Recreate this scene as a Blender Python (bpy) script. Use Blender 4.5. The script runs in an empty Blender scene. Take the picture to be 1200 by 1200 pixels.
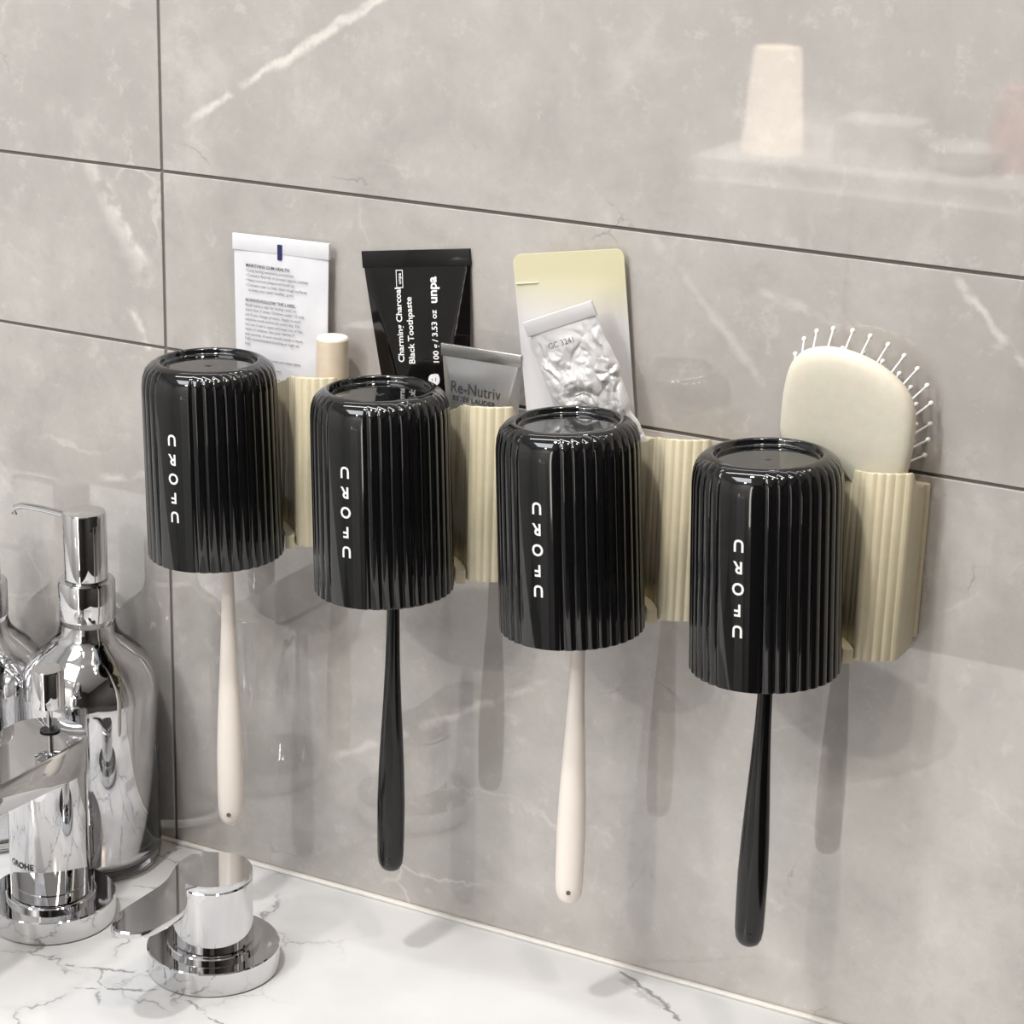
import bpy, bmesh, math, random
from mathutils import Vector, Matrix, noise
random.seed(7)
PI = math.pi
C = bpy.context.scene.collection
sc = bpy.context.scene

# ------------------------------------------------------------------ camera
FPX, YAW, PITCH, ROLL = 2635.47, 0.465214, 0.320909, 0.028645
CAM = Vector((0.726955, -1.008296, 0.624086))
_f = Vector((-math.sin(YAW)*math.cos(PITCH), math.cos(YAW)*math.cos(PITCH), -math.sin(PITCH)))
_r = Vector((math.cos(YAW), math.sin(YAW), 0)); _u = _r.cross(_f)
RT = math.cos(ROLL)*_r + math.sin(ROLL)*_u
UP = -math.sin(ROLL)*_r + math.cos(ROLL)*_u
cam = bpy.data.cameras.new('camera'); cam.lens = FPX/1200*36; cam.sensor_width = 36
cam.clip_start = 0.02
co = bpy.data.objects.new('camera', cam); C.objects.link(co); sc.camera = co
m = Matrix((RT, UP, -_f)).transposed().to_4x4(); m.translation = CAM
co.matrix_world = m

def at(px, py, axis, val):
    """point of the place seen at a pixel of the 1200 frame, on the plane axis=val"""
    d = _f + RT*(px-600)/FPX - UP*(py-600)/FPX
    a = 'xyz'.index(axis)
    return CAM + d*((val-CAM[a])/d[a])

# ------------------------------------------------------------------ world, lights, exposure
w = bpy.data.worlds.new('world'); sc.world = w; w.use_nodes = True
w.node_tree.nodes['Background'].inputs[0].default_value = (0.8, 0.85, 0.9, 1)
w.node_tree.nodes['Background'].inputs[1].default_value = 0.3
sc.view_settings.view_transform = 'Standard'; sc.view_settings.look = 'None'
sc.cycles.caustics_reflective = False
sc.view_settings.gamma = 1; sc.view_settings.exposure = 0.07
CEIL = 1.60
def area(name, loc, size, power, col, rot=(0,0,0), shape='DISK', sy=None, spread=PI):
    l = bpy.data.lights.new(name, 'AREA'); l.shape = shape; l.size = size
    if sy: l.size_y = sy
    l.energy = power; l.color = col; l.spread = spread
    o = bpy.data.objects.new(name, l); C.objects.link(o); o.location = loc; o.rotation_euler = rot
    return o
area('downlight_lamp', (0.10, -0.66, CEIL-0.012), 0.09, 10.5, (1, .97, .93))
area('warm_downlight_lamp', (0.80, -0.62, CEIL-0.012), 0.12, 5.0, (1, .84, .66))
area('added_wall_wash', (.10, -.34, CEIL-.022), 1.8, 9, (.97, .98, 1), shape='RECTANGLE', sy=.06)  # added strip light, brightens the upper wall against the lower
area('added_cabinet_fill', (-.30, -2.15, CEIL-.012), .09, 20, (1, .93, .84))  # added light, lifts the cabinet items in the tile reflection
area('ceiling_panel_lamp', (-0.35, -1.45, CEIL-0.022), 0.9, 22, (.95, .98, 1), shape='RECTANGLE', sy=0.9)

# ------------------------------------------------------------------ materials
def nm(name):
    m = bpy.data.materials.new(name); m.use_nodes = True
    return m, m.node_tree, m.node_tree.nodes['Principled BSDF']
def mat(name, col, rough=.5, metal=0, spec=.5, bump=0, bscale=200, coat=0, vary=.03, sss=0, trans=0, ior=1.5, emit=None):
    m, nt, b = nm(name)
    N, L = nt.nodes, nt.links
    b.inputs['Roughness'].default_value = rough; b.inputs['Metallic'].default_value = metal
    b.inputs['Specular IOR Level'].default_value = spec; b.inputs['Coat Weight'].default_value = coat
    b.inputs['IOR'].default_value = ior; b.inputs['Transmission Weight'].default_value = trans
    if sss:
        b.inputs['Subsurface Weight'].default_value = sss; b.inputs['Subsurface Scale'].default_value = .01
    if trans:
        b.inputs['Base Color'].default_value = (*col, 1); return m
    tc = N.new('ShaderNodeTexCoord'); nz = N.new('ShaderNodeTexNoise')
    nz.inputs['Scale'].default_value = bscale; nz.inputs['Detail'].default_value = 3
    L.new(tc.outputs['Object'], nz.inputs['Vector'])
    cr = N.new('ShaderNodeValToRGB')
    cr.color_ramp.elements[0].position = .3; cr.color_ramp.elements[1].position = .7
    cr.color_ramp.elements[0].color = (*[max(0, c*(1-vary)) for c in col], 1)
    cr.color_ramp.elements[1].color = (*[min(1, c*(1+vary)) for c in col], 1)
    L.new(nz.outputs['Fac'], cr.inputs[0]); L.new(cr.outputs[0], b.inputs['Base Color'])
    if bump:
        bp = N.new('ShaderNodeBump'); bp.inputs['Strength'].default_value = bump; bp.inputs['Distance'].default_value = .001
        L.new(nz.outputs['Fac'], bp.inputs['Height']); L.new(bp.outputs[0], b.inputs['Normal'])
    return m

class G:
    """tiny node-graph helper"""
    def __init__(s, nt): s.N, s.L = nt.nodes, nt.links
    def put(s, inp, v):
        if isinstance(v, (int, float)): inp.default_value = v
        elif isinstance(v, (tuple, list)): inp.default_value = v if len(v) == len(inp.default_value) else (*v, 1)
        else: s.L.new(v, inp)
    def math(s, op, a, b=0, c=None, clamp=False):
        n = s.N.new('ShaderNodeMath'); n.operation = op; n.use_clamp = clamp
        s.put(n.inputs[0], a); s.put(n.inputs[1], b)
        if c is not None: s.put(n.inputs[2], c)
        return n.outputs[0]
    def vmath(s, op, a, b):
        n = s.N.new('ShaderNodeVectorMath'); n.operation = op; s.put(n.inputs[0], a); s.put(n.inputs[1], b)
        return n.outputs[0]
    def pos(s):
        return s.N.new('ShaderNodeNewGeometry').outputs['Position']
    def sep(s, v):
        n = s.N.new('ShaderNodeSeparateXYZ'); s.L.new(v, n.inputs[0]); return n.outputs
    def noise(s, v, scale, detail=3, rough=.5, col=False, dist=0):
        n = s.N.new('ShaderNodeTexNoise'); s.put(n.inputs['Vector'], v); n.inputs['Scale'].default_value = scale
        n.inputs['Detail'].default_value = detail; n.inputs['Roughness'].default_value = rough
        n.inputs['Distortion'].default_value = dist
        return n.outputs['Color' if col else 'Fac']
    def ramp(s, v, lo, hi, clamp=True):
        n = s.N.new('ShaderNodeMapRange'); n.clamp = clamp; n.interpolation_type = 'SMOOTHSTEP'
        s.put(n.inputs[0], v); n.inputs[1].default_value = lo; n.inputs[2].default_value = hi
        return n.outputs[0]
    def mix(s, f, a, b, mode='MIX'):
        n = s.N.new('ShaderNodeMix'); n.data_type = 'RGBA'; n.blend_type = mode
        s.put(n.inputs[0], f); s.put(n.inputs[6], a); s.put(n.inputs[7], b)
        return n.outputs[2]
    def warp(s, v, scale, amt):
        c = s.noise(v, scale, 4, .6, True)
        d = s.vmath('SUBTRACT', c, (.5, .5, .5)); d = s.vmath('MULTIPLY', d, (amt, amt, amt))
        return s.vmath('ADD', v, d)
    def edge(s, v, scale):
        n = s.N.new('ShaderNodeTexVoronoi'); n.feature = 'DISTANCE_TO_EDGE'; s.put(n.inputs['Vector'], v)
        n.inputs['Scale'].default_value = scale; return n.outputs['Distance']
    def seg(s, a_, b_, p0, p1, width):
        """soft line from p0 to p1 in the (a,b) plane"""
        dx, dy = p1[0]-p0[0], p1[1]-p0[1]; ln = math.hypot(dx, dy); dx /= ln; dy /= ln
        ra = s.math('SUBTRACT', a_, p0[0]); rb = s.math('SUBTRACT', b_, p0[1])
        t = s.math('ADD', s.math('MULTIPLY', ra, dx), s.math('MULTIPLY', rb, dy))
        d = s.math('ABSOLUTE', s.math('SUBTRACT', s.math('MULTIPLY', ra, dy), s.math('MULTIPLY', rb, dx)))
        f = s.math('SUBTRACT', 1, s.ramp(d, 0, width))
        f = s.math('MULTIPLY', f, s.ramp(t, 0, ln*.12))
        return s.math('MULTIPLY', f, s.math('SUBTRACT', 1, s.ramp(t, ln*.88, ln)))

def tile_mat():
    m, nt, b = nm('grey_marble_tile'); g = G(nt); p = g.pos()
    wp = g.warp(p, 9, .05)
    big = g.noise(wp, 3.2, 5, .55); med = g.noise(wp, 16, 6, .65); fine = g.noise(p, 240, 3, .7)
    c = g.mix(g.ramp(big, .3, .7), (.415, .392, .376), (.505, .479, .460))
    c = g.mix(g.math('MULTIPLY', g.ramp(med, .46, .70), .6), c, (.36, .338, .325))
    c = g.mix(g.math('MULTIPLY', g.ramp(med, .50, .28), .5), c, (.62, .59, .56))
    c = g.mix(g.math('MULTIPLY', g.ramp(fine, .55, .8), .25), c, (.34, .305, .28))
    grain = g.noise(g.warp(p, 60, .01), 55, 6, .7)
    c = g.mix(g.math('MULTIPLY', g.ramp(grain, .50, .72), .35), c, (.37, .335, .31))
    c = g.mix(g.math('MULTIPLY', g.ramp(grain, .46, .30), .35), c, (.66, .63, .60))
    # fine pale crackle, only in patches
    w2 = g.warp(g.warp(p, 22, .03), 90, .006)
    e = g.math('SUBTRACT', 1, g.ramp(g.edge(w2, 11), 0, .018))
    c = g.mix(g.math('MULTIPLY', g.math('MULTIPLY', e, g.ramp(g.noise(p, 9, 2), .52, .68)), .45), c, (.72, .69, .65))
    # small dark hairlines
    e = g.math('SUBTRACT', 1, g.ramp(g.edge(g.warp(p, 40, .02), 26), 0, .02))
    c = g.mix(g.math('MULTIPLY', g.math('MULTIPLY', e, g.ramp(g.noise(p, 21, 2), .62, .72)), .5), c, (.24, .215, .20))
    sw = g.sep(g.warp(g.warp(p, 14, .012), 70, .008)); x, z = sw[0], sw[2]
    brk = g.ramp(g.noise(p, 60, 3), .36, .56)
    for p0, p1, wd, st in [((.012, .432), (.150, .516), .0035, .75), ((.060, .462), (.150, .520), .0025, .5),
                           ((-.052, .412), (-.006, .338), .010, .5), ((-.040, .400), (-.012, .352), .0035, .6),
                           ((-.024, .330), (-.010, .302), .004, .7), ((.445, .405), (.490, .360), .003, .6),
                           ((.100, .074), (.250, .160), .004, .45), ((.29, .41), (.36, .335), .004, .3),
                           ((.35, .385), (.395, .372), .004, .35), ((.02, .235), (-.05, .222), .0035, .5)]:
        f = g.math('MULTIPLY', g.math('MULTIPLY', g.seg(x, z, p0, p1, wd), brk), st)
        c = g.mix(f, c, (.78, .75, .70))
    g.put(b.inputs['Base Color'], c)
    b.inputs['Roughness'].default_value = .025; b.inputs['IOR'].default_value = 1.95
    return m

def counter_mat():
    m, nt, b = nm('white_marble_counter'); g = G(nt); p = g.pos()
    c = g.mix(g.ramp(g.noise(p, 14, 4), .35, .7), (.70, .70, .705), (.64, .64, .65))
    w2 = g.warp(g.warp(p, 18, .05), 110, .008)
    e = g.math('SUBTRACT', 1, g.ramp(g.edge(w2, 17), 0, .022))
    s0 = g.sep(p)
    reg = g.math('SUBTRACT', 1, g.ramp(s0[0], .10, .17))
    f = g.math('MULTIPLY', g.math('MULTIPLY', e, g.ramp(g.noise(p, 26, 3), .44, .60)), reg)
    c = g.mix(g.math('MULTIPLY', f, .85), c, (.20, .20, .21))
    halo = g.math('SUBTRACT', 1, g.ramp(g.edge(w2, 17), 0, .12))
    c = g.mix(g.math('MULTIPLY', g.math('MULTIPLY', halo, reg), .22), c, (.45, .45, .47))
    s = g.sep(g.warp(g.warp(p, 40, .012), 160, .006)); x, y = s[0], s[1]
    brk = g.ramp(g.noise(p, 120, 3), .38, .5)
    for p0, p1, wd, st in [((.296, -.006), (.330, -.022), .0022, .8), ((.325, -.018), (.362, -.052), .002, .8),
                           ((.30, -.012), (.335, -.03), .006, .35),
                           ((.030, -.150), (.070, -.140), .0016, .8), ((.066, -.142), (.094, -.118), .0016, .8),
                           ((.050, -.168), (.090, -.150), .0016, .8), ((.085, -.152), (.125, -.128), .0014, .7),
                           ((.105, -.15), (.152, -.16), .0016, .7), ((.052, -.142), (.075, -.175), .0014, .6),
                           ((.02, -.03), (.09, -.06), .002, .5), ((.01, -.06), (.06, -.045), .002, .5)]:
        f = g.math('MULTIPLY', g.math('MULTIPLY', g.seg(x, y, p0, p1, wd), brk), st)
        c = g.mix(f, c, (.16, .16, .17))
    g.put(b.inputs['Base Color'], c); b.inputs['Roughness'].default_value = .16
    return m

M = dict(
    tile=tile_mat(), counter=counter_mat(),
    grout=mat('grout', (.17, .155, .145), .8),
    caulk=mat('white_sealant', (.78, .76, .72), .4),
    white=mat('white_paint', (.80, .80, .80), .6), ceiling=mat('ceiling_paint', (.85, .85, .85), .7),
    grey=mat('grey_plaster', (.62, .62, .62), .6, bscale=6, vary=.06),
    dark=mat('dark_panelling', (.035, .03, .028), .5, bscale=12, vary=.3),
    floor=mat('floor_tile', (.17, .165, .16), .35, bscale=8, vary=.08),
    cupblack=mat('glossy_black_plastic', (.004, .004, .0045), .05, spec=.6, coat=.25),
    beige=mat('cream_plastic', (.61, .55, .395), .14, spec=.5, sss=.05),
    black=mat('gloss_black_handle', (.004, .004, .004), .10),
    cream=mat('off_white_handle', (.84, .78, .72), .28, sss=.05, vary=.004),
    hole=mat('handle_hole', (.12, .11, .10), .6),
    print_white=mat('white_print', (.86, .86, .86), .5),
    print_dark=mat('dark_print', (.05, .05, .055), .5), print_navy=mat('navy_print', (.02, .02, .10), .4),
    print_grey=mat('grey_print', (.12, .12, .13), .5),
    chrome=mat('polished_chrome', (.69, .69, .70), .035, 1, bscale=30, vary=.01),
    chromedark=mat('black_rubber', (.012, .012, .012), .5),
    tubewhite=mat('white_tube_laminate', (.72, .72, .76), .28, bump=.25, bscale=70),
    tubeblack=mat('black_tube_laminate', (.005, .004, .004), .08, spec=.45),
    silver=mat('satin_silver_laminate', (.60, .60, .61), .30, .75, bscale=60),
    silveredge=mat('crimp_silver', (.50, .50, .48), .25, .85, bscale=60),
    crump=mat('crumpled_white_foil', (.70, .69, .70), .32, .12, bscale=60, spec=.6),
    capbeige=mat('beige_cap', (.66, .56, .44), .3), capwhite=mat('white_cap_top', (.80, .79, .76), .35),
    brush=mat('milky_plastic', (.74, .71, .60), .35, sss=.3), pin=mat('bristle_plastic', (.80, .80, .78), .3),
    vase=mat('cream_ceramic', (.88, .80, .66), .4), pink=mat('pink_card', (.80, .42, .40), .6),
    glass=mat('clear_glass', (1, 1, 1), .0, trans=1, ior=1.45),
    lamp=mat('lamp_ring', (.8, .8, .8), .4),
)
_m, _nt, _b = nm('added_streak_glow'); _b.inputs['Base Color'].default_value = (.8, .8, .8, 1)
_b.inputs['Emission Color'].default_value = (1, .95, .86, 1); _b.inputs['Emission Strength'].default_value = 7; M['streak'] = _m  # glow for the added strip behind the camera
_m, _nt, _b = nm('cylinder_added_glow'); _b.inputs['Base Color'].default_value = (.85, .78, .66, 1)
_b.inputs['Emission Color'].default_value = (1, .86, .70, 1); _b.inputs['Emission Strength'].default_value = 2.2; M['cylinder_glow'] = _m  # emission added so the cream cylinder stands out in the tiles
def pouch_mat():
    m, nt, b = nm('pouch_cream_to_white'); g = G(nt)
    tc = nt.nodes.new('ShaderNodeTexCoord'); s = g.sep(tc.outputs['Object'])
    zz = g.math('ADD', s[2], g.math('MULTIPLY', s[0], .15))
    c = g.mix(g.ramp(zz, .126, .158), (.68, .67, .69), (.72, .68, .46))
    g.put(b.inputs['Base Color'], c); b.inputs['Roughness'].default_value = .38
    return m
M['pouch'] = pouch_mat()

# ------------------------------------------------------------------ builders
def link_mesh(name, bm, m, parent=None, smooth=True, mats=None, angle=35):
    me = bpy.data.meshes.new(name); bm.to_mesh(me); bm.free()
    for mm in (mats or [m]): me.materials.append(mm)
    o = bpy.data.objects.new(name, me); C.objects.link(o)
    if smooth:
        for p in me.polygons: p.use_smooth = True
        me.set_sharp_from_angle(angle=math.radians(angle))
    if parent: o.parent = parent
    return o
def thing(name, label, cat, loc=(0,0,0), rot=(0,0,0), group=None):
    o = bpy.data.objects.new(name, None); o.empty_display_size = .02; C.objects.link(o)
    o.location = loc; o.rotation_euler = rot; o['label'] = label; o['category'] = cat
    if group: o['group'] = group
    return o
def tag(o, label, cat, group=None):
    o['label'] = label; o['category'] = cat
    if group: o['group'] = group
    return o
def struct(o): o['kind'] = 'structure'; return o
def box(bm, x0, x1, y0, y1, z0, z1, bev=0, mi=0):
    v = [bm.verts.new((x, y, z)) for z in (z0, z1) for y in (y0, y1) for x in (x0, x1)]
    fs = [bm.faces.new([v[i] for i in q]) for q in ((0,2,3,1), (4,5,7,6), (0,1,5,4), (2,6,7,3), (0,4,6,2), (1,3,7,5))]
    for f in fs: f.material_index = mi
    if bev:
        es = list({e for f in fs for e in f.edges})
        r = bmesh.ops.bevel(bm, geom=es, offset=bev, segments=3, affect='EDGES', profile=.5)
        for f in r['faces']: f.material_index = mi
def loft(bm, rings, close=True, cap0=True, cap1=True):
    vs = [[bm.verts.new(p) for p in r] for r in rings]; n = len(vs[0])
    for a, b in zip(vs, vs[1:]):
        for i in range(n if close else n-1):
            j = (i+1) % n
            bm.faces.new((a[i], a[j], b[j], b[i]))
    if cap0: bm.faces.new(list(reversed(vs[0])))
    if cap1: bm.faces.new(vs[-1])
    bmesh.ops.recalc_face_normals(bm, faces=bm.faces)
    return vs
def lathe(bm, prof, n=64, cx=0, cy=0):
    """prof: (r,z); r==0 gives a pole"""
    rings = []
    for r, z in prof:
        if r <= 1e-6: rings.append([bm.verts.new((cx, cy, z))])
        else: rings.append([bm.verts.new((cx+r*math.cos(2*PI*i/n), cy+r*math.sin(2*PI*i/n), z)) for i in range(n)])
    for a, b in zip(rings, rings[1:]):
        if len(a) == 1 and len(b) == 1: continue
        for i in range(n):
            j = (i+1) % n
            if len(a) == 1: bm.faces.new((a[0], b[j], b[i]))
            elif len(b) == 1: bm.faces.new((a[i], a[j], b[0]))
            else: bm.faces.new((a[i], a[j], b[j], b[i]))
    bmesh.ops.recalc_face_normals(bm, faces=bm.faces)
def rounded(r, z0, z1, f=.001, k=4):
    """closed cylinder profile with rounded edges"""
    p = [(0, z0)]
    for i in range(k+1):
        a = PI/2*i/k; p.append((r-f+f*math.sin(a), z0+f-f*math.cos(a)))
    for i in range(k+1):
        a = PI/2*i/k; p.append((r-f+f*math.cos(a), z1-f+f*math.sin(a)))
    p.append((0, z1)); return p
def tube(bm, pts, r, n=12):
    rings = []
    for i, p in enumerate(pts):
        p = Vector(p); t = (Vector(pts[min(i+1, len(pts)-1)])-Vector(pts[max(i-1, 0)])).normalized()
        a = t.cross(Vector((0, 0, 1)) if abs(t.z) < .9 else Vector((1, 0, 0))).normalized(); b = t.cross(a)
        rr = r[i] if isinstance(r, (list, tuple)) else r
        rings.append([p+a*rr*math.cos(2*PI*k/n)+b*rr*math.sin(2*PI*k/n) for k in range(n)])
    loft(bm, rings)
def lettering(txt, size, fn, m, parent, name='lettering', align='CENTER', space=1.0, bold=0, sx=1.0):
    cu = bpy.data.curves.new('t', 'FONT'); cu.body = txt; cu.size = 1; cu.align_x = align; cu.align_y = 'CENTER'
    cu.space_character = space; cu.resolution_u = 3; cu.offset = bold
    o = bpy.data.objects.new('t', cu); C.objects.link(o)
    dg = bpy.context.evaluated_depsgraph_get()
    me = bpy.data.meshes.new_from_object(o.evaluated_get(dg)); bpy.data.objects.remove(o); bpy.data.curves.remove(cu)
    for v in me.vertices: v.co = fn(v.co.x*size*sx, v.co.y*size)
    me.name = name; me.materials.clear(); me.materials.append(m)
    ob = bpy.data.objects.new(name, me); C.objects.link(ob); ob.parent = parent
    return ob

# ------------------------------------------------------------------ setting
ZB, ZA = 0.3072, 0.4072
bm = bmesh.new()
xs = [-1.6, -1.2, -.6, 0, .6, 1.2, 1.8]; zs = [-.85, -.593, -.293, ZB, ZA, .707, 1.007, 1.307, CEIL]
gg = .0009
for i in range(len(xs)-1):
    for k in range(len(zs)-1):
        box(bm, xs[i]+gg, xs[i+1]-gg, 0, .008, zs[k]+gg, zs[k+1]-gg, .0004, 0)
box(bm, -1.6, 1.8, .0012, .05, -.85, CEIL, 0, 1)
struct(link_mesh('wall_back', bm, None, mats=[M['tile'], M['grout']], smooth=False))
Y1 = -2.7
def slab(name, x0, x1, y0, y1, z0, z1, m):
    b = bmesh.new(); box(b, x0, x1, y0, y1, z0, z1); return struct(link_mesh(name, b, m, smooth=False))
slab('floor', -1.6, 1.8, Y1, .05, -.9, -.85, M['floor'])
slab('ceiling', -1.65, 1.85, Y1-.05, .05, CEIL, CEIL+.05, M['ceiling'])
slab('wall_left', -1.65, -1.6, Y1, .05, -.9, CEIL, M['grey'])
slab('wall_right', 1.8, 1.85, Y1, .05, -.9, CEIL, M['dark'])
slab('wall_front', -1.6, 1.8, Y1-.05, Y1, -.9, CEIL, M['grey'])
slab('added_dark_sheet', .30, 1.8, Y1, Y1+.012, -.85, CEIL, M['dark'])  # dark sheet added to keep the cups' right side black
# dark door in the front wall, behind the camera and to the right
dr = slab('door_1', .55, 1.5, Y1+.012, Y1+.04, -.85, 1.25, M['dark'])
wn = slab('added_glow_strip_1', .10, .30, Y1, Y1+.02, -.5, 1.25, M['white'])  # unseen bright strip, added to put vertical streaks on the cups
wb = bmesh.new(); box(wb, .155, .245, Y1+.0205, Y1+.024, -.45, 1.20); link_mesh('streak_glow', wb, M['streak'], wn, smooth=False)
b = bmesh.new(); tube(b, [(.63, Y1+.04, .15), (.63, Y1+.07, .15), (.74, Y1+.07, .15)], .009); link_mesh('door_handle', b, M['chrome'], dr)
b = bmesh.new(); box(b, -1.2, .56, -.0035, -.0001, .0, .0022, .0008); struct(link_mesh('trim_1', b, M['caulk']))

# countertop with a basin cut in it
b = bmesh.new()
BX, BY, BA, BB = .12, -.375, .25, .15
n = 96
def outer(a):
    cx, cy = math.cos(a), math.sin(a); hx0, hx1, hy0, hy1 = -1.2-BX, .56-BX, -.54-BY, -.0-BY
    t = min((hx1 if cx > 0 else hx0)/cx if abs(cx) > 1e-6 else 9e9, (hy1 if cy > 0 else hy0)/cy if abs(cy) > 1e-6 else 9e9)
    return (BX+cx*t, BY+cy*t)
angs = [2*PI*i/n for i in range(n)]
for cxx, cyy in ((-1.2, -.54), (.56, -.54), (.56, 0), (-1.2, 0)):
    a = math.atan2(cyy-BY, cxx-BX) % (2*PI); k = min(range(n), key=lambda i: abs(angs[i]-a)); angs[k] = a
top_o = [(*outer(a), 0) for a in angs]; bot_o = [(*outer(a), -.03) for a in angs]
inn = [(BX+BA*math.cos(a), BY+BB*math.sin(a)) for a in angs]
r0 = [(x, y, -.03) for x, y in inn]; r1 = [(x, y, -.002) for x, y in inn]
r2 = [(BX+(BA+.002)*math.cos(a), BY+(BB+.002)*math.sin(a), 0) for a in angs]
loft(b, [r0, r1, r2, top_o, bot_o, r0], cap0=False, cap1=False)
bmesh.ops.remove_doubles(b, verts=b.verts, dist=1e-6)
tag(link_mesh('countertop', b, M['counter'], angle=40), 'white marble countertop with grey veins running along the tiled wall', 'countertop')
b = bmesh.new()
loft(b, [[(BX+(BA-.001)*s*math.cos(a), BY+(BB-.001)*s*math.sin(a), z) for a in angs] for s, z in ((1.02, -.0305), (.985, -.05), (.93, -.10), (.80, -.135), (.5, -.15), (.08, -.153))], cap0=False)
tag(link_mesh('wash_basin', b, M['white']), 'white oval basin sunk into the marble counter below the spout', 'basin')
v = thing('vanity_cabinet', 'white cabinet carrying the marble countertop', 'cabinet', (-.32, 0, -.85))
b = bmesh.new(); box(b, -.87, .87, -.50, -.001, 0, .65, .002); link_mesh('body', b, M['white'], v)
for i in range(4):
    b = bmesh.new(); box(b, -.865+.434*i, -.437+.434*i, -.52, -.5005, .02, .63, .003); link_mesh('door', b, M['white'], v)

# ceiling fixtures
for nme, x, y, r, lab in (('ceiling_spotlight', .10, -.66, .05, 'small round ceiling spotlight above the basin'),
                     ('ceiling_spotlight', .80, -.62, .065, 'round warm ceiling spotlight to the right of the rack'),
                     ('ceiling_spotlight', -.30, -2.15, .05, 'small round spotlight added to brighten the storage cabinet')):  # last ring goes with the added cabinet light
    b = bmesh.new(); lathe(b, [(r, CEIL), (r+.012, CEIL), (r+.012, CEIL-.006), (r, CEIL-.010), (r, CEIL)], 48, x, y)
    tag(link_mesh(nme, b, M['lamp']), lab, 'lamp')
b = bmesh.new()
for q in ((-.82, 1.02, -.385, -.372), (-.82, 1.02, -.308, -.295), (-.82, -.802, -.372, -.308), (1.002, 1.02, -.372, -.308)):
    box(b, *q, CEIL-.02, CEIL)
tag(link_mesh('added_wash_frame', b, M['lamp']), 'long narrow light frame added to wash the tiled wall', 'lamp')  # frame modelled around the added wall wash
b = bmesh.new()
for q in ((-.83, -.80, -1.93, -.97), (.10, .13, -1.93, -.97), (-.80, .10, -1.93, -1.90), (-.80, .10, -1.0, -.97)):
    box(b, *q, CEIL-.02, CEIL)
tag(link_mesh('ceiling_panel_frame', b, M['lamp']), 'square ceiling light frame in the middle of the room', 'lamp')

# furniture seen only as a faint reflection in the wall
cb = thing('storage_cabinet', 'white storage cabinet reflected faintly in the upper right tiles', 'cabinet', (-.29, -2.3, -.85))
b = bmesh.new(); box(b, -.26, .26, -.2, .2, 0, .93, .006); link_mesh('body', b, M['white'], cb)
for s in (-1, 1):
    b = bmesh.new(); box(b, -.13+s*.129-.125, -.13+s*.129+.125+(.0), .2, .218, .03, .90, .004)
    o = link_mesh('door', b, M['white'], cb); o.location.x = .13
b = bmesh.new(); lathe(b, [(0, 0), (.045, 0), (.046, .01), (.036, .15), (.034, .155), (.031, .15), (.04, .01), (0, .008)], 40)
o = tag(link_mesh('glowing_cylinder', b, M['cylinder_glow']), 'tall cream vase-like cylinder with added glow, reflected in the wall above the rack', 'lamp'); o.location = (-.462, -2.2, .08)  # vase-like cylinder, glow added for contrast in the reflection
b = bmesh.new(); box(b, -.06, .06, -.05, .05, 0, .065, .004)
o = tag(link_mesh('tissue_box', b, M['white']), 'low white box reflected beside the cream cylinder', 'box'); o.location = (-.29, -2.2, .08)
b = bmesh.new(); lathe(b, [(0, 0), (.03, 0), (.055, .035), (.052, .036), (.028, .004), (0, .004)], 40)
o = tag(link_mesh('bowl', b, M['white']), 'white bowl reflected to the right of the low box', 'bowl'); o.location = (-.165, -2.2, .08)
for i, (x, z, s, lab) in enumerate(((-.10, .08, .035, 'pink carton reflected at the right edge, under the pale one'), (-.10, .1505, .03, 'pale pink carton reflected at the right edge, topmost'))):
    b = bmesh.new(); box(b, -s, s, -s, s, 0, .07 if i == 0 else .05, .002)
    o = tag(link_mesh('carton', b, M['pink']), lab, 'box', 'pink cartons'); o.location = (x, -2.26, z)

# ------------------------------------------------------------------ rack
CX = [.0724, .1770, .2854, .3878]; CY = -.058
rail = thing('wall_rail', 'cream plastic rail fixed to the tiles behind the ribbed boxes', 'rail', (.24, 0, .2245))
b = bmesh.new(); box(b, .045-.24, .4452-.24, -.0035, -.0002, .0, .079, .0012); link_mesh('back_plate', b, M['beige'], rail)
for cx in CX:
    b = bmesh.new(); na = 20
    sec = [math.radians(104+(27-104)*i/na) for i in range(na+1)]
    pts = [(cx-.24+.0370*math.cos(a), CY+.0370*math.sin(a)) for a in sec]+[(cx-.24+.0420*math.cos(a), CY+.0420*math.sin(a)) for a in reversed(sec)]
    loft(b, [[(x, y, z) for x, y in pts] for z in (-.0050, .0022)])
    link_mesh('cup_ledge', b, M['beige'], rail)

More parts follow.
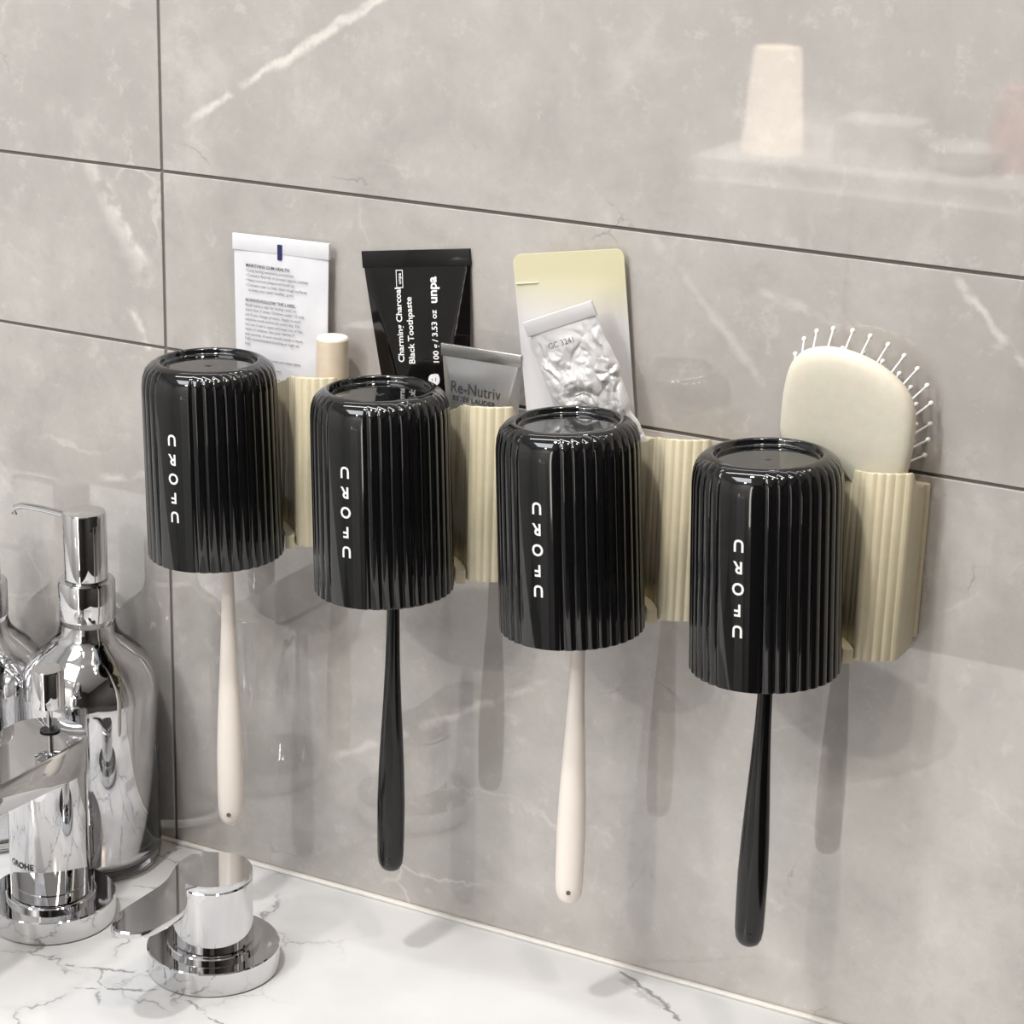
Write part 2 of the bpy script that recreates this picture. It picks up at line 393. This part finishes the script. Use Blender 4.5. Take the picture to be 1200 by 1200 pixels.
def storage_box(cx, label):
    t = thing('ribbed_storage_box', label, 'storage box', (cx, 0, .2205), group='ribbed storage boxes on the rail')
    path = [(-.030, -.0042), (-.030, -.010), (-.030, -.0152)]
    ra = .0425
    a0, a1 = math.degrees(math.atan2(.058-.0185, -.0115)), math.degrees(math.atan2(.024, .0335))
    na = 60
    fine = []
    for i in range(na+1):
        a = math.radians(108+(31.5-108)*i/na)
        x, y = ra*math.cos(a), CY+ra*math.sin(a)
        amp = .0006*abs(math.cos(i/na*PI*9)) if 2 < i < na-1 else 0
        fine.append((x+amp*math.cos(a+PI), y+amp*math.sin(a+PI)))
    path += fine
    nf = 66
    for i in range(nf+1):                                     # convex ribbed front
        s = i/nf; x = .0374+s*(.0548-.0374)
        y = -.0366+.0085*s-.0016*math.sin(PI*s)
        y += .0007*(1-abs(math.sin(s*PI*4.5)))-.0003 if s < .93 else 0
        path.append((x, y))
    path += [(.0553, -.0268), (.0556, -.0250), (.0557, -.015), (.0558, -.0042)]
    c = Vector((.02, -.018))
    def off(pt, d):
        q = Vector(pt); v = (c-q); return q + v.normalized()*d
    H = .0945
    # inner outline by simple inset
    n = len(path); inn = []
    for i, q in enumerate(path):
        a = Vector(path[(i-2) % n]); b_ = Vector(path[(i+2) % n]); tt = (b_-a).normalized()
        nn = Vector((-tt.y, tt.x)); inn.append((q[0]+nn.x*.0017, q[1]+nn.y*.0017))
    b = bmesh.new()
    def drop(x, y):
        q = max(0, min(1, (y+.0262)/.0110)); a = -.0032*min(1, max(0, (y+.0366)/.0104)) if x < .0385 else 0
        return a+(-.0115-a)*q*q*(3-2*q)
    def ring(P, z): return [(x, y, z+(drop(x, y) if z > .05 else 0)) for x, y in P]
    mid = [((x1+x2)/2, (y1+y2)/2) for (x1, y1), (x2, y2) in zip(path, inn)]
    ins = [(x1*.75+x2*.25, y1*.75+y2*.25) for (x1, y1), (x2, y2) in zip(path, inn)]
    loft(b, [ring(ins, 0), ring(path, .0012), ring(path, H-.0008), ring(ins, H-.0002), ring(mid, H), ring(inn, H-.0008), ring(inn, .003)])
    link_mesh('box_body', b, M['beige'], t, angle=50)
    return t
storage_box(CX[0], 'cream ribbed box between the first and second black cups, holding the white tube')
storage_box(CX[1], 'cream ribbed box between the second and third black cups, holding the silver tube')
storage_box(CX[2], 'cream ribbed box between the third and fourth black cups, under the crumpled sachet')
storage_box(CX[3], 'cream ribbed box at the right end of the rack, holding the hairbrush')

# black cups, hung upside down
CUPH = .1065; PHI = -PI/2
def cup_mesh():
    b = bmesh.new(); N, n = 38, 456
    prof = [('o', .0363, 0), ('o', .0363, .0010), ('o', .0356, .080), ('o', .0354, .0930), ('o', .0348, .0982), ('o', .0335, .1021),
            ('o', .0311, .1046), ('s', .0292, .1058), ('s', .0275, .1063), ('s', .0264, .1065), ('s', .0256, .1062), ('s', .0252, .1052), ('s', .0249, .1040), ('s', .0246, .1034)]
    rings = []
    for kind, r, z in [('i', .0340, .001), ('i', .0345, 0)]+prof:
        row = []
        for i in range(n):
            th = 2*PI*i/n; d = 0
            if kind == 'o':
                da = abs((th-PHI+PI) % (2*PI)-PI)
                if da > math.radians(16.5):
                    fade = 1 if z < .099 else (1-(z-.099)/.0075)
                    d = (-.0008+.0010*abs(math.cos(N*th/2))**.6)*max(fade, 0)
                    if z < .001: d -= .0002
            row.append(((r+d)*math.cos(th), (r+d)*math.sin(th), z))
        rings.append(row)
    vs = loft(b, rings, cap0=False, cap1=False)
    # recessed disc with centre dimple
    last = vs[-1]; prev = last
    for r, z in ((.0240, .1032), (.0236, .1032), (.0028, .1032), (.0022, .1032), (.0018, .1036), (.0009, .1034)):
        cur = [b.verts.new((r*math.cos(2*PI*i/n), r*math.sin(2*PI*i/n), z)) for i in range(n)]
        for i in range(n): b.faces.new((prev[i], prev[(i+1) % n], cur[(i+1) % n], cur[i]))
        prev = cur
    b.faces.new(prev)
    # inside
    prev = vs[0]
    for r, z in ((.0322, .098), (.030, .1008), (.003, .1008)):
        cur = [b.verts.new((r*math.cos(2*PI*i/n), r*math.sin(2*PI*i/n), z)) for i in range(n)]
        for i in range(n): b.faces.new((prev[i], prev[(i+1) % n], cur[(i+1) % n], cur[i]))
        prev = cur
    b.faces.new(prev)
    bmesh.ops.recalc_face_normals(b, faces=b.faces)
    return b
cupt = thing('tumbler', 'x', 'cup', (CX[0], CY, .2170), group='black cups hung upside down')
cbody = link_mesh('cup_body', cup_mesh(), M['cupblack'], cupt, angle=60)
def cyl_map(zc, u0=0):
    def f(x, y):
        x, y = -x, -y                              # the cup hangs upside down
        r = .0366+.0001-(zc+y)*.0000
        r = .0363-(.0007)*(zc+y)/.08+.00022
        a = PHI+(x+u0)/r
        return (r*math.cos(a), r*math.sin(a), zc+y)
    return f
for ch, z in zip('URO' 'FU', (.0715, .0610, .0507, .0403, .0300)):
    lettering(ch, .0082, cyl_map(z), M['print_white'], cupt, 'letter', bold=.025, sx=.92)
bm_ = bmesh.new(); lathe(bm_, rounded(.006, .062, .1010, .001), 20); link_mesh('brush_clip', bm_, M['cupblack'], cupt)
cup_labels = ['black fluted cup hung upside down at the left end, over the first pale handle',
              'black fluted cup hung second from left, in front of the charcoal tube',
              'black fluted cup hung third from left, below the crumpled sachet',
              'black fluted cup hung at the right end, in front of the hairbrush']
cups = [cupt]
for k in range(1, 4):
    c2 = cupt.copy(); C.objects.link(c2)
    for ch in list(cupt.children):
        d = ch.copy(); C.objects.link(d); d.parent = c2
    cups.append(c2)
for k, c_ in enumerate(cups):
    c_.location = (CX[k], CY, .2170); c_['label'] = cup_labels[k]
    c_.rotation_euler = (0, (-.030, -.037, -.062, -.050)[k], 0)

# toothbrushes hanging inside the cups
def handle_mesh(L):
    b = bmesh.new(); rings = []
    prof = [(0, .0008), (.0006, .0034), (.002, .0054), (.005, .0068), (.010, .0074), (.022, .0076), (.040, .0077), (.060, .0071), (.080, .0061), (.100, .0050),
            (.120, .0041), (.140, .0036), (.160, .0033), (L, .0030)]
    for z, r in prof:
        rings.append([(r*math.cos(2*PI*i/24), .85*r*math.sin(2*PI*i/24), z) for i in range(24)])
    loft(b, rings); return b
hl = ['pale cream toothbrush handle hanging under the leftmost black cup', 'black toothbrush handle hanging under the second cup from the left',
      'pale cream toothbrush handle with a dark hang hole under the third cup', 'long black toothbrush handle hanging under the rightmost cup']
tipz = [.0565, .0545, .0640, .0665]
for k in range(4):
    mm = M['cream'] if k % 2 == 0 else M['black']
    dx = (.0070, .0055, .0038, .0012)[k]
    tb = thing('toothbrush', hl[k], 'toothbrush', (CX[k]+dx, CY, tipz[k]), group='toothbrushes hanging in the cups')
    L = .280-tipz[k]
    link_mesh('handle', handle_mesh(L), mm, tb, angle=60)
    b = bmesh.new(); lathe(b, [(0, 0), (.0012, 0), (.0012, .0006), (0, .0006)], 20)
    o = link_mesh('hang_hole', b, M['hole'] if k % 2 == 0 else M['chromedark'], tb); o.rotation_euler = (PI/2, 0, .35); o.location = (.0024, -.0057, .0085)
    b = bmesh.new(); box(b, -.0055, .0055, -.009, -.0031, L-.028, L-.004, .001); link_mesh('bristle_head', b, M['pin'], tb)

# ------------------------------------------------------------------ tubes
def flat_tube(name_t, label, loc, rot, W0, W1, H, T, mm, crimp=.007, seal_mat=None, top_w=None, wr=0, body='tube_body', ee=1.0, facet=False):
    """origin at bottom centre, local x across, -y to the viewer; W0/H at the crimp, W1/T at the bottom"""
    t = thing(name_t, label, 'tube', loc, rot)
    def ab(s):                      # s=0 at the crimp's lower edge, 1 at the bottom
        q = max(0, min(1, s)); a = W0/2+(W1/2-W0/2)*(q**1.1); bb = .0007+(T/2-.0007)*(math.sin(q*PI/2)**.9 if q > 0 else 0)
        return a, bb
    def prof(u, s, x=0):
        if not facet: return (max(0, 1-u**(2*ee)))**.5
        u0 = .93-.62*min(1, max(0, s)*1.5); q = min(1, (1-u)/(1-u0)); q = q-.12*max(0, q-.85)
        dent = .20*math.exp(-((x+.004)/.009)**2)*math.exp(-((s-.10)/.07)**2)-.14*math.exp(-((x-.003)/.006)**2)*math.exp(-((s-.38)/.16)**2)
        return max(0, q+dent*min(1, (1-u)*3))
    def front(x, z):
        s = (H-crimp-z)/(H-crimp); a, bb = ab(s)
        u = min(.999, abs(x)/a)
        return -bb*prof(u, s, x)
    b = bmesh.new(); rings = []; nz_, nn = 60, 96
    for k in range(nz_+1):
        s = k/nz_; z = (H-crimp)*(1-s); a, bb = ab(s)
        row = []
        for i in range(nn):
            th = 2*PI*i/nn; x = a*math.cos(th); u = min(1, abs(math.cos(th)))
            y = bb*math.copysign(prof(u, s, x), math.sin(th))
            if wr: y += wr*(noise.noise((x*70, z*60, 3.1)))*min(1, s*6)*(1 if y < 0 else -1)*(1-u**4)
            row.append((x, y, z))
        rings.append(row)
    loft(b, rings); link_mesh(body, b, mm, t, angle=70)
    b = bmesh.new(); tw = W0/2+.0006
    box(b, -tw, tw, -.0009, .0009, H-crimp-.0004, H, .0003)
    link_mesh('crimped_end', b, seal_mat or mm, t)
    if T >= .012:
        b = bmesh.new(); lathe(b, rounded(min(W1, T)*.42, -.012, .001, .001), 32); link_mesh('tube_cap', b, seal_mat or mm, t)
    return t, front

# white tube, first box
tw, fr = flat_tube('toothpaste_tube', 'white flat tube with small dark print standing behind the leftmost black cup', (.0835, -.0098, .2205), (math.radians(-1.5), math.radians(-1.0), 0),
                   .0600, .0560, .1600, .0105, M['tubewhite'], crimp=.0085, wr=.0008)
def fmap(fr, x0, z0, ang=0, eps=.0003):
    ca, sa = math.cos(ang), math.sin(ang)
    def f(x, y):
        X = x0+x*ca-y*sa; Z = z0+x*sa+y*ca
        return (X, fr(X, Z)-eps, Z)
    return f
H = .1600
b = bmesh.new(); box(b, -.0014, .0014, -.0014, -.0008, H-.0118, H-.0035); link_mesh('colour_mark', b, M['print_navy'], tw)
lines = [('MAINTAINS GUM HEALTH', .0021, 1, 0.0165), ('\u2022 Long lasting sensitivity protection', .0019, 0, 0.0192), ('\u2022 Contains fluoride to protect against cavities', .0019, 0, 0.0218),
         ('\u2022 Helps remove plaque and build up', .0019, 0, 0.0244), ('\u2022 Contains stain to help clean rough surfaces', .0019, 0, 0.0271), ('   to keep your teeth healthy, gums', .0019, 0, 0.0297),
         ('ALWAYS FOLLOW THE LABEL.', .0021, 1, 0.0353), ('Brush twice a day for lasting relief, no', .0019, 0, 0.0380), ('more than 3 times. Children under 12 only', .0019, 0, 0.0406),
         ('use if you change product. Apply to each', .0019, 0, 0.0433), ('sensitive tooth and brush every day. Do', .0019, 0, 0.0459), ('not use if seal is open and keep out of the', .0019, 0, 0.0486),
         ('reach of children. See your dentist if', .0019, 0, 0.0512), ('pain persists. A sore mouth needs a check.', .0019, 0, 0.0539), ('Fully recommended brushing at night as', .0019, 0, 0.0565), ('best.', .0019, 0, 0.0592),
         ('Made with sodium fluoride and other items', .0018, 0, 0.0668), ('Store below 25 C, keep cool', .0018, 0, 0.0719), ('Please recycle the packaging', .0018, 0, 0.0769)]
for s, sz, bo, dz in lines:
    lettering(s, sz*1.14, fmap(fr, -.0215, H-dz, -.01, .0009), M['print_dark'] if bo else M['print_grey'], tw, 'lettering', align='LEFT', bold=.02 if bo else .004, sx=1.0)

# small beige cap bottle
t = thing('lip_balm', 'small beige cylinder with a white top standing beside the white tube', 'cosmetic', (.1195, -.0160, .2240))
b = bmesh.new(); lathe(b, rounded(.0087, 0, .1090, .0006), 48); link_mesh('cap', b, M['capbeige'], t)
b = bmesh.new(); lathe(b, [(0, .1086), (.0080, .1086), (.0084, .1090), (.0079, .1097), (.0069, .1097), (.0065, .1092), (0, .1092)], 48); link_mesh('cap_top', b, M['capwhite'], t)

# charcoal tube, second box
th_ = math.radians(-8.0)
tb_, fr = flat_tube('toothpaste_tube', 'glossy black charcoal tube with white lettering behind the second black cup', (.1818, -.0100, .2305), (math.radians(-3.5), th_, 0),
                   .0640, .036, .1540, .0120, M['tubeblack'], crimp=.0085, facet=True)
H = .1540
up = PI/2
lettering('Charming Charcoal', .0050, fmap(fr, -.0112, H-.0390, up), M['print_white'], tb_, bold=.02)
lettering('Black Toothpaste', .0050, fmap(fr, -.0048, H-.0420, up), M['print_white'], tb_, bold=.02)
lettering('100 g / 3.53 oz', .0047, fmap(fr, .0098, H-.0455, up), M['print_white'], tb_, bold=.02)
lettering('unpa', .0072, fmap(fr, .0098, H-.0210, up), M['print_white'], tb_, bold=.03)
lettering('unpa', .0030, fmap(fr, -.0100, H-.0148, up), M['print_white'], tb_, bold=.01)
b = bmesh.new()
for x0, x1, z0, z1 in ((-.0121, -.0079, -.0196, -.0192), (-.0121, -.0079, -.0106, -.0102), (-.0121, -.0117, -.0196, -.0102), (-.0083, -.0079, -.0196, -.0102)):
    vs = [b.verts.new((x, fr(x, H+z)-.0004, H+z)) for x, z in ((x0, z0), (x1, z0), (x1, z1), (x0, z1))]; b.faces.new(vs)
link_mesh('print_frame', b, M['print_white'], tb_, smooth=False)
lettering('e', .0130, fmap(fr, .0066, H-.0680, up), M['print_white'], tb_, bold=.04)

# silver cream tube, second box
ts, fr = flat_tube('cream_tube', 'small satin silver tube lettered in dark grey, in front of the charcoal tube', (.2104, -.0115, .2298), (math.radians(4), math.radians(0), 0),
                   .0455, .030, .1110, .0100, M['silver'], crimp=.0062, seal_mat=M['silveredge'], facet=True)
H = .1110
lettering('Re-Nutriv', .0088, fmap(fr, -.0028, H-.0225, -.03), M['print_dark'], ts, sx=.82)
lettering('EST\u00c9E LAUDER', .0038, fmap(fr, -.0035, H-.0283, -.03), M['print_dark'], ts, bold=.01)

# pale pouch, third box
tp = thing('flat_pouch', 'flat white pouch with a cream top band and rounded corners behind the crumpled sachet', 'pouch', (.2738, -.0088, .2300), (math.radians(-1.0), math.radians(-7.0), math.radians(16)))
b = bmesh.new(); Wp, Hp = .0562, .1660
def rrect(wd, h, r, k=8):
    P = []
    for cx_, cz_, a0 in ((wd/2-r, h-r, 0), (-wd/2+r, h-r, 90), (-wd/2+r, r, 180), (wd/2-r, r, 270)):
        for i in range(k+1):
            a = math.radians(a0+90*i/k); P.append((cx_+r*math.cos(a), cz_+r*math.sin(a)))
    return P
def pouchth(x, z):
    s = max(0, min(1, (Hp-.013-z)/.05)); e = max(0, 1-abs(x)/(Wp/2-.003)); return .0006+.0028*s*min(1, e*2.2)**.7*min(1, z/.01)
nx, nz2 = 40, 90
def pp(i, k, sgn):
    x = -Wp/2+Wp*i/nx; z = Hp*k/nz2
    dx = max(0, abs(x)-(Wp/2-.004)); dz = max(0, z-(Hp-.004)); d = math.hypot(dx, dz)
    if d > .004:
        x = math.copysign(Wp/2-.004+dx*.004/d, x); z = Hp-.004+dz*.004/d
    return (x, sgn*pouchth(x, z), z)
for sgn in (-1, 1):
    V = [[b.verts.new(pp(i, k, sgn)) for k in range(nz2+1)] for i in range(nx+1)]
    for i in range(nx):
        for k in range(nz2): b.faces.new((V[i][k], V[i+1][k], V[i+1][k+1], V[i][k+1]))
    if sgn == -1: F_ = V
    else:
        edge = lambda V: [V[i][0] for i in range(nx)]+[V[nx][k] for k in range(nz2)]+[V[i][nz2] for i in range(nx, 0, -1)]+[V[0][k] for k in range(nz2, 0, -1)]
        A, B_ = edge(F_), edge(V)
        for i in range(len(A)): b.faces.new((A[i], A[(i+1) % len(A)], B_[(i+1) % len(A)], B_[i]))
bmesh.ops.recalc_face_normals(b, faces=b.faces)
link_mesh('pouch_body', b, M['pouch'], tp, angle=50)
b = bmesh.new(); box(b, -Wp/2+.0008, -Wp/2+.012, -.0012, -.0007, Hp-.0150, Hp-.0143, .0002); link_mesh('seal_line', b, M['pouch'], tp)
lettering('GOON LAB', .0044, lambda x, y: (-.0045+y*1, -pouchth(-.0045+y, .105-x)-.0003, .0930-x), M['print_dark'], tp, bold=.01)

# crumpled sample sachet, third box
tcx = thing('crumpled_sachet', 'small crumpled white foil tube leaning on the pale pouch above the third cup', 'tube', (.2965, -.0135, .2700), (math.radians(5.5), math.radians(-23.5), 0))
b = bmesh.new(); Hc = .1060; nx, nz2 = 70, 130
def crump(x, z):
    p = Vector((x*95+noise.noise((x*60, z*60, 1))*1.2, z*80+noise.noise((x*60, z*60, 9))*1.2, 5.0))
    dd, _p = noise.voronoi(p, distance_metric='DISTANCE'); 
    v_ = (dd[1]-dd[0])*.9
    p2 = Vector((x*230, z*200, 2.0)); d2, _ = noise.voronoi(p2)
    return .0044*min(v_, 1.0)+.0011*(d2[1]-d2[0])+.0016*noise.noise((x*50, z*50, 4))
rows = []
for k in range(nz2+1):
    s = k/nz2; z = (Hc-.0075)*(1-s)
    a = .0190+.003*s+.0014*math.sin(s*9)+.0015*noise.noise((z*120, 2, 1))*min(1, s*8); tp_ = min(1, max(.25, (1-s)*2.6)); bb = .0008+.0042*min(1, s*3.0)*tp_
    F2 = []; 
    for i in range(nx+1):
        u = -1+2*i/nx; x = a*u; e = (1-u*u)**.5 if abs(u) < 1 else 0
        y = -bb*e-(crump(x, z)-.0012)*tp_*min(1, s*7)*min(1, e*1.8)
        F2.append((x+.0012*noise.noise((x*90, z*90, 8))*min(1, s*7), y, z))
    back = [(-x_+0, .6*bb*((1-(x_/a)**2) if abs(x_) < a else 0)**.5+.0003, z) for x_ in [a*(-1+2*i/12) for i in range(1, 12)]]
    rows.append(F2+back)
loft(b, rows); link_mesh('sachet_body', b, M['crump'], tcx, angle=12)
b = bmesh.new(); box(b, -.0204, .0204, -.0011, .0011, Hc-.0078, Hc, .0004); link_mesh('crimped_end', b, M['crump'], tcx)
lettering('GC 3241', .0042, lambda x, y: (x-.001, -.0058, Hc-.0150+y), M['print_grey'], tcx, bold=.0)

# ------------------------------------------------------------------ hairbrush, fourth box
hb = thing('hairbrush', 'milky cream paddle hairbrush with ball tipped pins standing in the right end box', 'hairbrush', (.408, -.0105, .2240), (math.radians(6), 0, 0))
out = [(.3748, .330), (.3755, .342), (.3778, .3545), (.3820, .3615), (.3880, .3655), (.396, .3675), (.405, .3675), (.4165, .3650), (.427, .3600), (.4355, .3530), (.4395, .3460),
       (.4412, .3380), (.4410, .3280), (.4400, .3180), (.4380, .3080), (.4355, .296), (.4340, .283), (.433, .268), (.432, .250), (.431, .232), (.428, .2235), (.424, .2218), (.419, .2235), (.4165, .232), (.416, .250),
       (.4155, .268), (.415, .283), (.4145, .300), (.408, .3095), (.396, .3125), (.3775, .3150), (.3744, .322)]
# smooth outline
def smooth_closed(P, it=2):
    for _ in range(it):
        Q = []
        for i in range(len(P)):
            a, c_ = Vector(P[i]), Vector(P[(i+1) % len(P)]); Q += [a*.75+c_*.25, a*.25+c_*.75]
        P = Q
    return P
P = [Vector((p[0]-.408, p[1]-.2215)) for p in smooth_closed(out)]
cen = Vector((.0, .098))
b = bmesh.new(); rings = []
prof = [(.60, -.0052), (.78, -.0050), (.88, -.0045), (.95, -.0036), (.985, -.0022), (1.0, -.0003), (1.0, .0010), (.985, .0026), (.94, .0036), (.85, .0038)]
def inset(s, y):
    R = []
    for p in P:
        d = p-cen; hx = .0165*max(0, min(1, (.086-p.y)/.010))
        zz = cen.y+d.y*s if d.y > 0 else p.y*s+cen.y*(1-s) if p.y > .088 else p.y+(.002*(1-s) if p.y < .004 else 0)
        R.append((hx+(p.x-hx)*s, y*(.9 if p.y < .06 else 1), zz))
    return R
loft(b, [inset(s, y) for s, y in prof]); link_mesh('paddle', b, M['brush'], hb, angle=60)
pinm = None
head = [p for p in P if p.y > .078]
def pin_mesh():
    b = bmesh.new(); lathe(b, [(0, 0), (.00060, 0), (.00046, .0118), (.0006, .0121), (.00115, .0127), (.0013, .0135), (.0010, .0143), (0, .0147)], 12); return b
cnt = 0
for s, step in ((.95, .0068), (.80, .0078), (.58, .0090), (.3, .011)):
    pts = [cen+Vector((0, .004))+(p-cen-Vector((0, .004)))*s for p in head]
    last = None
    for p in pts:
        if p.y < .088: continue
        if last is not None and (p-last).length < step: continue
        last = p; d = (p-cen); dirv = Vector((d.x*(9 if s > .9 else 5), .85, d.y*(10 if s > .9 else 5))).normalized()
        if pinm is None: o = link_mesh('bristle', pin_mesh(), M['pin'], hb); pinm = o
        else: o = pinm.copy(); C.objects.link(o); o.parent = hb
        o.location = (p.x, .0030, p.y); o.rotation_mode = 'QUATERNION'
        o.rotation_quaternion = dirv.to_track_quat('Z', 'Y'); cnt += 1

# ------------------------------------------------------------------ tap set
def base_ring(b, r=.0358):
    lathe(b, [(0, .0002), (r-.0006, .0002), (r, .0010), (r, .0134), (r-.0006, .0140), (.0250, .0140), (.0250, .0160), (.0244, .0166), (0, .0166)], 96)
FX, FY = -.0074, -.1098
t = thing('basin_faucet', 'chrome basin faucet with a flat spout running off the left edge of the photo', 'faucet', (FX, FY, 0))
b = bmesh.new(); base_ring(b); link_mesh('base_ring', b, M['chrome'], t)
b = bmesh.new()
lathe(b, [(0, .0168), (.0216, .0168), (.0222, .0174), (.0222, .104)], 96); link_mesh('column', b, M['chrome'], t, angle=50)
# spout: flat bar with a rounded back end, running along -y
b = bmesh.new(); P2 = []
for i in range(33):
    a = PI*i/32; P2.append((.0235*math.cos(a), .0235*math.sin(a)*.92))
side = [(-.0235, -.04), (-.0230, -.10), (-.0215, -.160), (-.017, -.168), (.017, -.168), (.0215, -.160), (.0230, -.10), (.0235, -.04)]
P2 = P2+side
def sp(s, z, zt): return [(x*s, y*s if y > -.1 else y+(1-s)*.02, z+zt*(max(0, -y)/.168)) for x, y in P2]
loft(b, [sp(.93, .0900, .012), sp(.99, .0912, .012), sp(1.0, .0935, .011), sp(1.0, .1095, .0), sp(.985, .1112, 0), sp(.95, .1120, 0)])
link_mesh('spout', b, M['chrome'], t, angle=35)
b = bmesh.new(); lathe(b, [(0, .1123), (.0052, .1123), (.0056, .1128), (.0050, .1131), (0, .1129)], 32, .0005, .004); link_mesh('rod_collar', b, M['chromedark'], t)
lr = bpy.data.objects.new('lift_rod', None)
b = bmesh.new(); lathe(b, [(0, .1129), (.0017, .1129), (.0017, .1250), (.0060, .1262), (.0088, .1275), (.0088, .1480), (.0082, .1489), (0, .1491)], 48, .0005, .004)
link_mesh('lift_rod', b, M['chrome'], t, angle=40)
# maker's lettering on the column
vang = math.atan2(CAM.y-FY, CAM.x-FX)
def colmap(x, y):
    a = vang-.80+x/.0222; return (.02235*math.cos(a), .02235*math.sin(a), .0400+y)
lettering('GROHE', .0050, colmap, M['print_dark'], t, bold=.02)

KX, KY = .1025, -.1102
t = thing('faucet_handle', 'chrome round faucet handle with a flat lever, standing right of the spout', 'faucet handle', (KX, KY, 0))
b = bmesh.new(); base_ring(b); link_mesh('base_ring', b, M['chrome'], t)
b = bmesh.new()
lathe(b, [(0, .0168), (.0210, .0168), (.0216, .0174), (.0216, .0530), (.0208, .0538), (0, .0539)], 96); link_mesh('knob', b, M['chrome'], t, angle=40)
b = bmesh.new()
LP = [(at(px, py, 'z', .058).x-KX, at(px, py, 'z', .058).y-KY) for px, py in
      ((232, 997), (214, 1006), (203, 1017), (199, 1026), (190, 1036), (165, 1052), (141, 1067), (131, 1077), (129, 1086), (138, 1092), (155, 1094), (175, 1092), (200, 1078), (222, 1063))]
# continue round the knob
LP += [(.0216*math.cos(math.radians(a)), .0216*math.sin(math.radians(a))) for a in range(-100, 91, 10)]
LPs = smooth_closed(LP, 2); cc = Vector((0, 0))
for p in LPs: cc += p
cc /= len(LPs)
def lv(s, z): return [((p.x-cc.x)*s+cc.x, (p.y-cc.y)*s+cc.y, z) for p in LPs]
loft(b, [lv(.97, .0541), lv(1.0, .0546), lv(1.0, .0572), lv(.985, .0580)])
link_mesh('lever', b, M['chrome'], t, angle=35)

# ------------------------------------------------------------------ soap bottles
def soap_bottle(x, y, label, rot):
    t = thing('soap_dispenser', label, 'soap dispenser', (x, y, 0), (0, 0, rot), group='mirror silver soap dispensers by the wall')
    outp = [(0, .0003), (.0325, .0003), (.0365, .0022), (.0388, .0065), (.0390, .012), (.0390, .108), (.0386, .1150), (.0368, .1225), (.0330, .1295), (.0275, .1352), (.0215, .1400), (.0175, .1450), (.0160, .1500), (.0158, .1540), (.0, .1540)]
    b = bmesh.new(); lathe(b, outp, 96); link_mesh('glass_shell', b, M['glass'], t, angle=60)
    inp = [(0, .0060), (.0290, .0060), (.0335, .0080), (.0352, .0125), (.0352, .105), (.0348, .1125), (.0328, .1195), (.0290, .1265), (.0235, .1330), (.0170, .1385), (.0135, .1440), (.0128, .1500), (.0, .1500)]
    b = bmesh.new(); lathe(b, inp, 96); link_mesh('mirror_lining', b, M['chrome'], t, angle=60)
    b = bmesh.new(); lathe(b, [(0, .1542), (.0160, .1542), (.0163, .1552), (.0163, .1755), (.0155, .1768), (.0128, .1772), (0, .1772)], 64); link_mesh('collar', b, M['chrome'], t, angle=40)
    b = bmesh.new(); lathe(b, [(0, .1773), (.0118, .1773), (.0124, .1780), (.0124, .2160), (.0117, .2172), (0, .2176)], 64); h = link_mesh('pump_head', b, M['chrome'], t, angle=40)
    b = bmesh.new(); tube(b, [(-.0118, 0, .2130), (-.030, 0, .2135), (-.044, 0, .2130), (-.049, 0, .2110), (-.050, 0, .2070)], [.0021, .0020, .0019, .0018, .0017], 14); link_mesh('nozzle', b, M['chrome'], h)
    return t
soap_bottle(-.0290, -.0412, 'mirror silver pump bottle standing behind the faucet, its pump fully in view', 0)
b2 = soap_bottle(-.1040, -.0435, 'mirror silver pump bottle cut by the left edge of the photo', 0); b2.scale = (.92, .92, .92)
